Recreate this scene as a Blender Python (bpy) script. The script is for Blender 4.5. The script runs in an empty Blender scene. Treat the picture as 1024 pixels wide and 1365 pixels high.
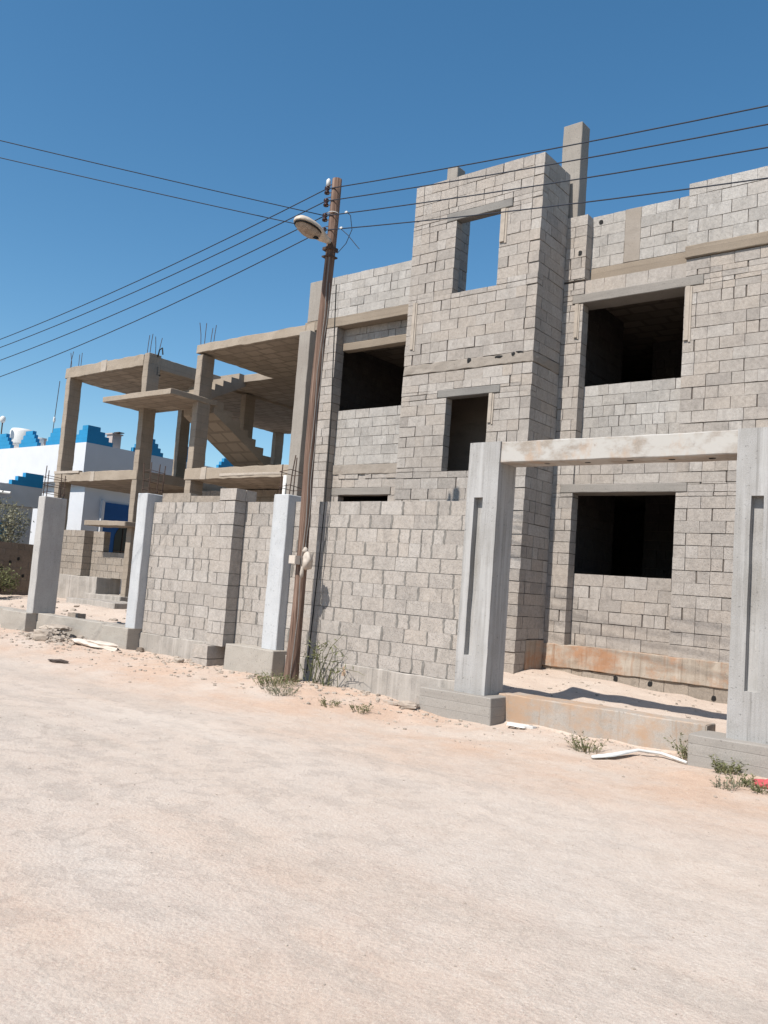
import bpy, bmesh, math, random
from mathutils import Vector, noise
R = math.radians
random.seed(11)
rnd = random.random
def U(a, b): return a + (b - a) * random.random()
sc = bpy.context.scene
COL = sc.collection
V = Vector

# ------------------------------------------------------------------ helpers
class MB:
    """collects shapes for one mesh"""
    def __init__(s): s.v = []; s.f = []
    def add(s, vs, fs):
        n = len(s.v); s.v += [tuple(v) for v in vs]; s.f += [[i + n for i in f] for f in fs]
    def box(s, x0, x1, y0, y1, z0, z1, j=0.0):
        vs = [(x, y, z) for z in (z0, z1) for y in (y0, y1) for x in (x0, x1)]
        if j: vs = [(x + U(-j, j), y + U(-j, j), z + U(-j, j)) for x, y, z in vs]
        s.add(vs, [(0, 2, 3, 1), (4, 5, 7, 6), (0, 1, 5, 4), (1, 3, 7, 5), (3, 2, 6, 7), (2, 0, 4, 6)])
    def rbox(s, x0, x1, y0, y1, z0, z1, amp=.006, step=.14, freq=2.5, bev=.012):
        """a cast concrete box: subdivided, softened edges, gently uneven"""
        bm = bmesh.new()
        def axis(a, b):
            n = max(1, int((b - a) / step)); bb = min(bev, (b - a) * .2)
            return [a, a + bb] + [a + (b - a) * i / n for i in range(1, n)] + [b - bb, b]
        ax, ay, az = axis(x0, x1), axis(y0, y1), axis(z0, z1)
        cache = {}
        def vert(i, j, k):
            key = (i, j, k)
            if key in cache: return cache[key]
            p = [ax[i], ay[j], az[k]]
            e = [i in (0, len(ax) - 1), j in (0, len(ay) - 1), k in (0, len(az) - 1)]
            if sum(e) >= 2:      # pull edges in
                w = bev * (.30 + .55 * noise.noise(V(p) * 9.0) ** 2 * 3)
                lim = ((x0, x1), (y0, y1), (z0, z1))
                for a in range(3):
                    if e[a]:
                        d = w * (1 if p[a] == lim[a][0] else -1); p[a] += d
            q = V(p)
            n = noise.noise_vector(q * freq) + .6 * noise.noise_vector(q * freq * 4.1)
            cache[key] = bm.verts.new(q + n * amp)
            return cache[key]
        def grid(n1, n2, fn, flip):
            for a in range(n1 - 1):
                for b in range(n2 - 1):
                    q = [fn(a, b), fn(a + 1, b), fn(a + 1, b + 1), fn(a, b + 1)]
                    if flip: q.reverse()
                    bm.faces.new(q)
        nx, ny, nz = len(ax), len(ay), len(az)
        grid(nx, nz, lambda a, b: vert(a, 0, b), False); grid(nx, nz, lambda a, b: vert(a, ny - 1, b), True)
        grid(ny, nz, lambda a, b: vert(nx - 1, a, b), False); grid(ny, nz, lambda a, b: vert(0, a, b), True)
        grid(nx, ny, lambda a, b: vert(a, b, nz - 1), False); grid(nx, ny, lambda a, b: vert(a, b, 0), True)
        bm.verts.index_update()
        s.add([v.co for v in bm.verts], [[v.index for v in f.verts] for f in bm.faces]); bm.free()
    def tube(s, pts, r, n=8, cap=True):
        pts = [V(p) for p in pts]; rs = r if isinstance(r, (list, tuple)) else [r] * len(pts)
        vs = []; fs = []; up = None
        for i, p in enumerate(pts):
            d = (pts[min(i + 1, len(pts) - 1)] - pts[max(i - 1, 0)]).normalized()
            if up is None or abs(up.dot(d)) > .98: up = V((0, 0, 1)) if abs(d.z) < .9 else V((1, 0, 0))
            a = d.cross(up).normalized(); b = a.cross(d).normalized(); up = b
            for k in range(n):
                t = 2 * math.pi * k / n; vs.append(p + (a * math.cos(t) + b * math.sin(t)) * rs[i])
        for i in range(len(pts) - 1):
            for k in range(n):
                k2 = (k + 1) % n; fs.append((i * n + k, i * n + k2, i * n + n + k2, i * n + n + k))
        if cap: fs.append(tuple(range(n))[::-1]); fs.append(tuple(range((len(pts) - 1) * n, len(pts) * n)))
        s.add(vs, fs)
    def lump(s, c, sx, sy, sz, seed, rough=.35, sub=2, flat=True):
        bm = bmesh.new(); bmesh.ops.create_icosphere(bm, subdivisions=sub, radius=1)
        o = V((seed * 3.7, seed * 1.3, seed * 7.1)); vs = []
        for v in bm.verts:
            p = v.co.copy(); k = 1 + rough * noise.noise(p * 1.1 + o) + rough * .4 * noise.noise(p * 3 + o)
            if flat:
                m = max(abs(p.x), abs(p.y), abs(p.z)); p = p.lerp(p / m * .8, .65)
            p *= k; vs.append((c[0] + p.x * sx, c[1] + p.y * sy, c[2] + p.z * sz))
        s.add(vs, [[v.index for v in f.verts] for f in bm.faces]); bm.free()
    def build(s, name, mat, parent=None, smooth=False):
        me = bpy.data.meshes.new(name)
        o = bpy.data.objects.new(name, me); COL.objects.link(o)
        org = V((0, 0, 0))
        if parent is not None:
            o.parent = parent; q = parent
            while q is not None: org += q.location; q = q.parent
        else:
            xs = [v[0] for v in s.v]; ys = [v[1] for v in s.v]; zs = [v[2] for v in s.v]
            org = V(((min(xs) + max(xs)) / 2, (min(ys) + max(ys)) / 2, min(zs))); o.location = org
        me.from_pydata([V(v) - org for v in s.v], [], s.f)
        bm = bmesh.new(); bm.from_mesh(me); bmesh.ops.recalc_face_normals(bm, faces=bm.faces); bm.to_mesh(me); bm.free()
        me.materials.append(mat)
        if smooth:
            for p in me.polygons: p.use_smooth = True
        return o
def tag(o, label=None, cat=None, group=None, kind=None):
    if label: o['label'] = label
    if cat: o['category'] = cat
    if group: o['group'] = group
    if kind: o['kind'] = kind
    return o
def empty(name, loc, label, cat, group=None):
    o = bpy.data.objects.new(name, None); o.location = loc; COL.objects.link(o); o.empty_display_size = .2
    return tag(o, label, cat, group)
def B(name, mat, parent, *a, **k):
    m = MB(); m.rbox(*a, **k); return m.build(name, mat, parent)

# ------------------------------------------------------------------ materials
ALB = .77          # overall reflectance of the dry, dusty surfaces
class NT:
    def __init__(s, name):
        s.m = bpy.data.materials.new(name); s.m.use_nodes = True; s.t = s.m.node_tree; s.t.nodes.clear()
        s.out = s.n('ShaderNodeOutputMaterial'); s.b = s.n('ShaderNodeBsdfPrincipled')
        s.l(s.b.outputs[0], s.out.inputs[0]); s.pos = s.n('ShaderNodeNewGeometry').outputs['Position']
        s.b.inputs['Roughness'].default_value = .9; s.b.inputs['Specular IOR Level'].default_value = .2
    def n(s, t, **k):
        x = s.t.nodes.new(t)
        for a, v in k.items(): setattr(x, a, v)
        return x
    def l(s, a, b): s.t.links.new(a, b)
    def noise(s, scale, detail=4, rough=.55, stretch=None, off=0):
        x = s.n('ShaderNodeTexNoise'); x.inputs['Scale'].default_value = scale; x.inputs['Detail'].default_value = detail
        x.inputs['Roughness'].default_value = rough
        mp = s.n('ShaderNodeMapping'); mp.inputs['Scale'].default_value = stretch or (1, 1, 1); mp.inputs['Location'].default_value = (off, off * .7, off * 1.3)
        s.l(s.pos, mp.inputs[0]); s.l(mp.outputs[0], x.inputs['Vector']); return x.outputs['Fac']
    def ramp(s, fac, stops):
        x = s.n('ShaderNodeValToRGB'); e = x.color_ramp.elements
        while len(e) > 1: e.remove(e[-1])
        for i, (p, c) in enumerate(stops):
            q = e[0] if i == 0 else e.new(p)
            q.position = p; q.color = (*c, 1) if not isinstance(c, (int, float)) else (c, c, c, 1)
        s.l(fac, x.inputs[0]); return x.outputs[0]
    def mix(s, fac, a, b, mode='MIX'):
        x = s.n('ShaderNodeMix', data_type='RGBA', blend_type=mode)
        for v, i in ((fac, 0), (a, 6), (b, 7)):
            if hasattr(v, 'is_linked'): s.l(v, x.inputs[i])
            elif i == 0: x.inputs[0].default_value = v
            else: x.inputs[i].default_value = (*v, 1)
        return x.outputs[2]
    def math(s, op, a, b=0.0):
        x = s.n('ShaderNodeMath', operation=op)
        for i, v in enumerate((a, b)):
            if hasattr(v, 'is_linked'): s.l(v, x.inputs[i])
            else: x.inputs[i].default_value = v
        return x.outputs[0]
    def xyz(s):
        x = s.n('ShaderNodeSeparateXYZ'); s.l(s.pos, x.inputs[0]); return x.outputs
    def bump(s, h, strength=.5, dist=.01):
        x = s.n('ShaderNodeBump'); x.inputs['Strength'].default_value = strength; x.inputs['Distance'].default_value = dist
        s.l(h, x.inputs['Height']); s.l(x.outputs[0], s.b.inputs['Normal'])
    def col(s, c):
        if hasattr(c, 'is_linked'): s.l(s.mix(1.0, c, (ALB, ALB, ALB), 'MULTIPLY'), s.b.inputs['Base Color'])
        else: s.b.inputs['Base Color'].default_value = (*mul(c, ALB), 1)
        return s.m
def mul(c, k): return tuple(x * k for x in c)

def block_mat(name, base, warm, pale):
    t = NT(name); g = t.n('ShaderNodeNewGeometry').outputs['Random Per Island']
    c = t.ramp(g, [(0, mul(base, .80)), (.25, base), (.5, warm), (.72, mul(base, 1.07)), (.88, pale), (1, mul(warm, .86))])
    big = t.noise(.7, 3)
    c = t.mix(t.ramp(big, [(.35, .0), (.65, .55)]), c, mul(base, .90))
    dr = t.noise(1.6, 5, .7, (2.6, 2.6, .45), 27); c = t.mix(t.ramp(dr, [(.55, 0), (.72, .42)]), c, mul(base, .74))
    # damp / mortar smears on the block faces
    sm = t.noise(5, 5, .7, (1, 1, .55))
    c = t.mix(t.ramp(sm, [(.50, .0), (.70, .50)]), c, mul(base, .62))
    s2 = t.noise(17, 5, .75, off=9); c = t.mix(.42, c, t.ramp(s2, [(.30, .30), (.5, .5), (.70, .68)]), 'OVERLAY')
    wl = t.noise(9, 5, .7, off=19); c = t.mix(t.ramp(wl, [(.60, .0), (.70, .35)]), c, mul(pale, 1.12))
    sp = t.noise(160, 2, .7)
    c = t.mix(.55, c, t.ramp(sp, [(.30, .30), (.5, .5), (.72, .72)]), 'OVERLAY')
    pit = t.noise(70, 2, .5, off=4)
    h = t.math('ADD', t.math('MULTIPLY', sp, .5), t.math('MULTIPLY', t.ramp(pit, [(.30, 0), (.42, 1)]), .8))
    h = t.math('ADD', h, t.math('MULTIPLY', s2, .9)); t.bump(h, .75, .008); return t.col(c)
def conc_mat(name, a, b, dark, bands=None, stain=None, rust=None, ribs=None, streak=(7, 7, .6), drip=False):
    t = NT(name)
    c = t.mix(t.ramp(t.noise(1.3, 5, .6), [(.35, 0), (.65, 1)]), a, b)
    st = t.noise(2.2, 5, .65, streak, 3)
    c = t.mix(t.ramp(st, [(.50, 0), (.75, .5)]), c, dark)
    fine = t.noise(95, 3, .7)
    c = t.mix(.45, c, t.ramp(fine, [(.28, .3), (.5, .5), (.74, .7)]), 'OVERLAY')
    pit = t.noise(34, 2, .5, off=7); pm = t.ramp(pit, [(.27, 0), (.33, 1)])
    c = t.mix(t.math('MULTIPLY', t.math('SUBTRACT', 1.0, pm), .5), c, mul(dark, .5))
    h = t.math('ADD', t.math('MULTIPLY', fine, .35), t.math('MULTIPLY', pm, .6))
    if bands:                                     # imprint of the shuttering boards
        ax, step = bands
        w = t.math('FRACT', t.math('DIVIDE', t.xyz()[ax], step))
        ln = t.ramp(w, [(0, 0), (.045, 1), (.955, 1), (1, 0)])
        bid = t.n('ShaderNodeTexWhiteNoise', noise_dimensions='1D'); t.l(t.math('FLOOR', t.math('DIVIDE', t.xyz()[ax], step)), bid.inputs['W'])
        c = t.mix(t.math('MULTIPLY', bid.outputs['Value'], .30), c, dark)
        c = t.mix(t.math('MULTIPLY', t.math('SUBTRACT', 1.0, ln), .35), c, mul(dark, .6))
        h = t.math('ADD', h, t.math('MULTIPLY', ln, .8))
    if ribs:                                      # hollow-pot ceiling: rows of pots between ribs
        br = t.n('ShaderNodeTexBrick'); br.offset = .5
        br.inputs['Scale'].default_value = 1; br.inputs['Brick Width'].default_value = .52; br.inputs['Row Height'].default_value = .40
        br.inputs['Mortar Size'].default_value = .045; br.inputs['Mortar Smooth'].default_value = .3
        br.inputs['Color1'].default_value = (*mul(a, 1.05), 1); br.inputs['Color2'].default_value = (*mul(dark, .95), 1); br.inputs['Mortar'].default_value = (*mul(dark, .62), 1)
        t.l(t.pos, br.inputs['Vector'])
        nz = t.n('ShaderNodeSeparateXYZ'); t.l(t.n('ShaderNodeNewGeometry').outputs['Normal'], nz.inputs[0])
        dn = t.math('LESS_THAN', nz.outputs[2], -.5)
        c = t.mix(dn, c, t.mix(.5, br.outputs['Color'], c))
        h = t.math('SUBTRACT', h, t.math('MULTIPLY', t.math('MULTIPLY', br.outputs['Fac'], dn), 2.5))
    if drip:                                      # pale laitance and dark runs down the shuttering
        c = t.mix(t.ramp(t.noise(1.0, 4, .6, (9, 9, .5), 43), [(.50, 0), (.62, .55)]), c, mul(a, 1.22))
        c = t.mix(t.ramp(t.noise(1.0, 5, .7, (16, 16, .35), 47), [(.58, 0), (.68, .55)]), c, mul(dark, .85))
    if stain:
        sm = t.ramp(t.noise(1.1, 5, .7, (1, 1, 1.6), 11), [(.46, 0), (.56, 1)])
        c = t.mix(sm, c, stain)
        sd = t.ramp(t.noise(2.0, 4, .7, (1.6, 1.6, .8), 17), [(.55, 0), (.68, .6)])
        c = t.mix(sd, c, (.50, .36, .26))
        se = t.ramp(t.noise(6.0, 5, .75, (1, 1, 1), 37), [(.62, 0), (.68, .5)])
        c = t.mix(se, c, (.25, .21, .18))
    if rust:
        rm = t.ramp(t.noise(1.2, 6, .75, (1, 1, 1.4), 23), [(.46, 0), (.62, .85)])
        c = t.mix(rm, c, rust)
        rr = t.ramp(t.noise(3.0, 3, .6, (4, 4, .3), 29), [(.58, 0), (.70, .6)])
        c = t.mix(rr, c, mul(rust, .8))
    t.bump(h, .5, .006); return t.col(c)
def plain(name, c, rough=.7, var=.12, scale=6, metal=0, bump=0):
    t = NT(name); f = t.noise(scale, 5, .6)
    k = t.mix(t.ramp(f, [(.3, 0), (.7, 1)]), mul(c, 1 - var), mul(c, 1 + var * .6))
    t.b.inputs['Roughness'].default_value = rough; t.b.inputs['Metallic'].default_value = metal
    if bump: t.bump(t.noise(60, 3), bump, .006)
    return t.col(k)

M = {}
M['block'] = block_mat('concrete_block', (.450, .404, .362), (.475, .412, .354), (.525, .482, .44))
M['block_pale'] = block_mat('pale_block', (.470, .440, .407), (.48, .44, .397), (.57, .54, .505))
M['block_tan'] = block_mat('tan_block', (.37, .318, .265), (.39, .328, .27), (.42, .365, .31))
M['block_fence'] = block_mat('fence_block', (.462, .418, .377), (.475, .420, .368), (.525, .485, .445))
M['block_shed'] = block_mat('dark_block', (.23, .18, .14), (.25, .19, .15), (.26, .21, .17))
M['block_room'] = block_mat('shade_tinted_room_block', (.10, .09, .085), (.11, .095, .09), (.12, .11, .10))  # room walls far darker than outdoor blocks, putting indoor shade into the colour
M['mortar'] = plain('mortar', (.20, .175, .155), .95, .25, 20, bump=.4)
M['mortar_deep'] = plain('recessed_mortar', (.165, .14, .122), .95, .25, 20, bump=.4)
M['mortar_pale'] = plain('squeezed_mortar', (.39, .35, .31), .95, .25, 14, bump=.5)
M['mortar_fence'] = plain('smeared_mortar', (.235, .22, .20), .95, .3, 14, bump=.5)
M['frame'] = conc_mat('frame_concrete', (.405, .34, .275), (.345, .287, .228), (.245, .205, .165), (2, .21))
M['slab'] = conc_mat('slab_concrete', (.415, .348, .278), (.36, .298, .233), (.26, .212, .168), ribs=True, streak=(1, 1, 4))
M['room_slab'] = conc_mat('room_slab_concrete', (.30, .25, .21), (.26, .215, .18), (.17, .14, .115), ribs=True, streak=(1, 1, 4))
M['column'] = conc_mat('column_concrete', (.37, .335, .295), (.32, .285, .25), (.24, .215, .19), None)
M['lintel'] = conc_mat('lintel_concrete', (.33, .30, .27), (.285, .262, .235), (.21, .19, .17), None, streak=(.6, .6, 6))
M['lintel_grey'] = conc_mat('grey_lintel_concrete', (.275, .26, .24), (.235, .222, .208), (.165, .155, .145), None, streak=(.6, .6, 6))
M['beam'] = conc_mat('beam_concrete', (.345, .285, .222), (.30, .245, .19), (.215, .175, .135), (2, .115), streak=(.5, .5, 7))
M['band'] = conc_mat('rough_band_concrete', (.38, .335, .29), (.33, .285, .24), (.23, .195, .165), None, streak=(1.5, 1.5, 5))
M['gate'] = conc_mat('gate_concrete', (.45, .44, .43), (.35, .335, .315), (.25, .238, .222), None, streak=(8, 8, .22), drip=True)
M['gate_beam'] = conc_mat('gate_beam_concrete', (.43, .385, .34), (.37, .32, .27), (.28, .23, .19), None, stain=(.52, .495, .46), streak=(.8, .8, 2))
M['gate_base'] = conc_mat('gate_base_concrete', (.40, .37, .335), (.35, .322, .29), (.27, .245, .22), (2, .12), streak=(.5, .5, 7))
M['sill'] = conc_mat('sill_concrete', (.46, .41, .36), (.40, .355, .31), (.31, .265, .22), None, rust=(.48, .32, .21))
M['plinth'] = conc_mat('plinth_concrete', (.45, .39, .325), (.38, .315, .25), (.25, .195, .15), None, rust=(.42, .225, .125), streak=(.5, .5, 5), drip=True)
M['foot'] = conc_mat('footing_concrete', (.44, .40, .36), (.37, .338, .30), (.24, .22, .20), None, streak=(1.6, 1.6, 1.2), drip=True)
M['kerb'] = conc_mat('kerb_concrete', (.45, .41, .36), (.39, .355, .31), (.30, .265, .23), None, streak=(.8, .8, 4))
M['post'] = conc_mat('whitewashed_post', (.59, .60, .61), (.50, .51, .52), (.36, .36, .36), None, streak=(4, 4, .4))
M['post_old'] = conc_mat('weathered_post', (.52, .50, .475), (.44, .42, .40), (.32, .30, .285), None, streak=(4, 4, .4))
M['timber'] = plain('raw_timber', (.47, .405, .34), .85, .15, 9, bump=.3)
M['steel'] = plain('rusty_rebar', (.10, .065, .05), .8, .3, 30)
M['pvc'] = plain('white_plastic', (.75, .74, .71), .5, .08, 5)
M['white'] = plain('white_render', (.69, .705, .73), .85, .04, 2, bump=.1)
M['pink'] = plain('pinkish_render', (.50, .43, .395), .9, .08, 2, bump=.1)
M['grey_render'] = plain('pale_grey_render', (.62, .63, .64), .9, .08, 2, bump=.1)
M['blue'] = plain('bright_blue_paint', (.028, .27, .52), .6, .1, 2)
M['blue_dark'] = plain('deep_blue_paint', (.020, .10, .30), .6, .1, 2)
M['black'] = plain('dark_rubber', (.02, .02, .02), .7, .2, 20)
M['wire'] = plain('power_cable', (.035, .04, .055), .6, .1, 20)
M['porcelain'] = plain('brown_porcelain', (.055, .03, .028), .25, .2, 20)
M['glass_dark'] = plain('dark_glass', (.02, .025, .03), .15, .1, 2)
M['cloth'] = plain('dusty_cloth', (.66, .58, .50), .95, .12, 8, bump=.3)
M['bag'] = plain('dirty_plastic_bag', (.55, .48, .41), .6, .2, 12)
M['rag'] = plain('brown_rag', (.09, .07, .06), .95, .3, 12)
M['red'] = plain('faded_red_plastic', (.55, .10, .11), .6, .2, 12)
M['stone'] = plain('broken_concrete', (.46, .39, .325), .95, .25, 9, bump=.5)
def wood():
    t = NT('pole_wood'); f = t.noise(3, 6, .7, (14, 14, .35)); g = t.noise(1.2, 4, .6, (1, 1, .6), 5)
    c = t.ramp(f, [(.34, (.04, .026, .02)), (.46, (.17, .105, .078)), (.58, (.28, .19, .145)), (.72, (.42, .32, .26))])
    c = t.mix(t.ramp(g, [(.40, 0), (.65, .55)]), c, (.17, .108, .082))
    t.bump(f, .8, .012); return t.col(c)
M['wood'] = wood()
def lens():
    t = NT('lamp_lens'); t.b.inputs['Roughness'].default_value = .35
    return t.col(t.mix(t.ramp(t.noise(18, 4), [(.35, 0), (.65, 1)]), (.42, .33, .255), (.30, .225, .17)))
M['lens'] = lens()
M['lamp'] = plain('lamp_housing_paint', (.64, .55, .45), .45, .12, 10)
def leaf(name, a, b):
    t = NT(name); g = t.n('ShaderNodeNewGeometry').outputs['Random Per Island']
    t.b.inputs['Roughness'].default_value = .7
    c = t.ramp(g, [(0, a), (.6, b), (1, mul(b, 1.35))])
    tr = t.n('ShaderNodeBsdfTranslucent'); t.l(c, tr.inputs[0]); mx = t.n('ShaderNodeMixShader'); mx.inputs[0].default_value = .25
    t.l(t.b.outputs[0], mx.inputs[1]); t.l(tr.outputs[0], mx.inputs[2]); t.l(mx.outputs[0], t.out.inputs[0])
    return t.col(c)
M['leaf'] = leaf('weed_leaf', (.10, .115, .05), (.20, .205, .10))
M['leaf_pale'] = leaf('dusty_leaf', (.16, .165, .11), (.28, .27, .19))
M['leaf_dark'] = leaf('dark_leaf', (.035, .045, .02), (.07, .085, .04))
M['straw'] = leaf('dry_stalk', (.20, .15, .08), (.33, .27, .17))

def ground_mat():
    t = NT('packed_sand'); x = t.xyz()
    sand = t.mix(t.ramp(t.noise(.55, 6, .65), [(.36, 0), (.64, 1)]), (.600, .495, .412), (.640, .548, .470))
    pink = t.ramp(t.noise(.33, 5, .65, (.55, 1, 1), 8), [(.52, 0), (.70, .5)])
    c = t.mix(t.math('MAXIMUM', pink, t.math('MULTIPLY', t.ramp(t.math('MULTIPLY', x[1], .1), [(.60, 0), (.76, 1), (.93, 1), (1, .2)]), t.ramp(t.noise(.8, 6, .7, off=41), [(.36, 0), (.60, .9)]))), sand, (.595, .425, .318))
    # worn asphalt showing through in the middle of the street
    mid = t.ramp(t.math('MULTIPLY', x[1], .1), [(.0, 1), (.62, 1), (.80, 0), (1, 0)])
    worn = t.ramp(t.noise(.75, 8, .72, (.6, 1, 1), 2), [(.42, 0), (.58, 1)])
    c = t.mix(t.math('MULTIPLY', t.math('MULTIPLY', worn, mid), .22), c, (.53, .475, .43))
    lf = t.ramp(t.math('MULTIPLY', t.math('ADD', x[0], 12), .1), [(0, 1), (.70, 1), (.95, .05), (1, 0)])
    crust = t.ramp(t.noise(3.4, 9, .82, (.7, 1, 1), 14), [(.52, 0), (.56, 1)])
    c = t.mix(t.math('MULTIPLY', t.math('MULTIPLY', t.math('MULTIPLY', crust, mid), lf), .30), c, (.39, .335, .295))
    c = t.mix(t.math('MAXIMUM', t.math('LESS_THAN', x[1], -2.5), t.math('GREATER_THAN', x[0], 5.0)), c, (.26, .22, .18))     # made-up dark ground out of view, added so less light bounces back
    trk = t.noise(1.0, 4, .6, (.10, 1.5, 1), 61); c = t.mix(t.math('MULTIPLY', t.ramp(trk, [(.50, 0), (.62, .45)]), mid), c, (.50, .435, .375))
    tr2 = t.noise(1.0, 4, .6, (.09, 1.9, 1), 71); c = t.mix(t.math('MULTIPLY', t.ramp(tr2, [(.54, 0), (.66, .5)]), mid), c, (.66, .57, .49))
    # cracks and wheel-worn lines
    vo = t.n('ShaderNodeTexVoronoi', feature='DISTANCE_TO_EDGE'); vo.inputs['Scale'].default_value = .55
    wp = t.n('ShaderNodeVectorMath', operation='ADD'); nz = t.n('ShaderNodeTexNoise'); nz.inputs['Scale'].default_value = 1.6; nz.inputs['Detail'].default_value = 6
    t.l(t.pos, nz.inputs['Vector']); t.l(t.pos, wp.inputs[0]); t.l(nz.outputs['Color'], wp.inputs[1]); t.l(wp.outputs[0], vo.inputs['Vector'])
    crack = t.math('MULTIPLY', t.ramp(vo.outputs['Distance'], [(0, 1), (.012, .5), (.03, 0)]), t.ramp(t.noise(.8, 3, off=31), [(.58, 0), (.66, .35)]))
    c = t.mix(crack, c, (.30, .24, .20))
    # gravel and grit
    g1 = t.n('ShaderNodeTexVoronoi'); g1.inputs['Scale'].default_value = 42; t.l(t.pos, g1.inputs['Vector'])
    pv = t.n('ShaderNodeSeparateColor'); t.l(g1.outputs['Color'], pv.inputs[0])
    c = t.mix(t.math('MULTIPLY', t.ramp(g1.outputs['Distance'], [(.0, 1), (.42, 0)]), .32), c, t.ramp(pv.outputs[0], [(0, (.27, .235, .21)), (.45, (.56, .49, .43)), (.8, (.66, .59, .52)), (1, (.78, .73, .68))]))
    fine = t.noise(210, 3, .75); c = t.mix(.62, c, t.ramp(fine, [(.30, .22), (.5, .5), (.72, .76)]), 'OVERLAY')
    spk = t.noise(38, 3, .6, off=51); c = t.mix(t.ramp(spk, [(.66, 0), (.72, .5)]), c, (.33, .27, .23))
    med = t.noise(13, 7, .75, off=3); c = t.mix(.24, c, t.ramp(med, [(.30, .32), (.5, .5), (.7, .66)]), 'OVERLAY')
    h = t.math('ADD', t.math('MULTIPLY', med, .6), t.math('ADD', t.math('MULTIPLY', g1.outputs['Distance'], -.5), t.math('MULTIPLY', fine, .45)))
    h = t.math('SUBTRACT', h, t.math('MULTIPLY', crust, .25)); h = t.math('SUBTRACT', h, crack)
    t.bump(h, .55, .016); return t.col(c)
M['ground'] = ground_mat()

# ------------------------------------------------------------------ ground
def ss(a, b, x):
    t = max(0, min(1, (x - a) / (b - a))); return t * t * (3 - 2 * t)
def gz(x, y):
    left = ss(-5.8, -8.2, x)
    street = left * (.13 + .02 * ss(-10, -17, x)) * ss(6.6, 9.3, y) + (1 - left) * .03 * ss(8.6, 9.6, y)
    if y < -1: street -= .05 * ss(-1, -9, y)
    yard = .22 + (max(.25, min(.40, .40 - .052 * (x + 7))) - .22) * ss(11.6, 13.2, y)
    yard += (.5 - .38) * ss(-11, -13, x)
    z = street + (yard - street) * ss(9.62, 9.86, y)
    near = ss(7.0, 9.2, y) * (1 if y < 30 else 0)
    p = V((x, y, 0))
    z += .012 * noise.noise(p * .7) + (.010 + .022 * near) * noise.noise(p * 2.1) * (1 if abs(x) < 60 else 0)
    z += near * .012 * noise.noise(p * 5.3) + .0035 * noise.noise(p * 4.0)
    return z
def axis_pts(a, b, step, far):
    p = [a + i * step for i in range(int((b - a) / step) + 1)]
    d = step; lo = []; hi = []; x = a
    while x > -far: d *= 1.35; x -= d; lo.append(x)
    d = step; x = p[-1]
    while x < far: d *= 1.35; x += d; hi.append(x)
    return lo[::-1] + p + hi
gx = axis_pts(-20, 3, .09, 420); gy = axis_pts(1.2, 14.2, .08, 420)
m = MB(); nx = len(gx); m.v = [(x, y, gz(x, y)) for y in gy for x in gx]
m.f = [(j * nx + i, j * nx + i + 1, (j + 1) * nx + i + 1, (j + 1) * nx + i) for j in range(len(gy) - 1) for i in range(nx - 1)]
tag(m.build('ground', M['ground'], smooth=True), 'pale sandy street of packed dirt over worn asphalt', 'ground', kind='structure')

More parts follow.
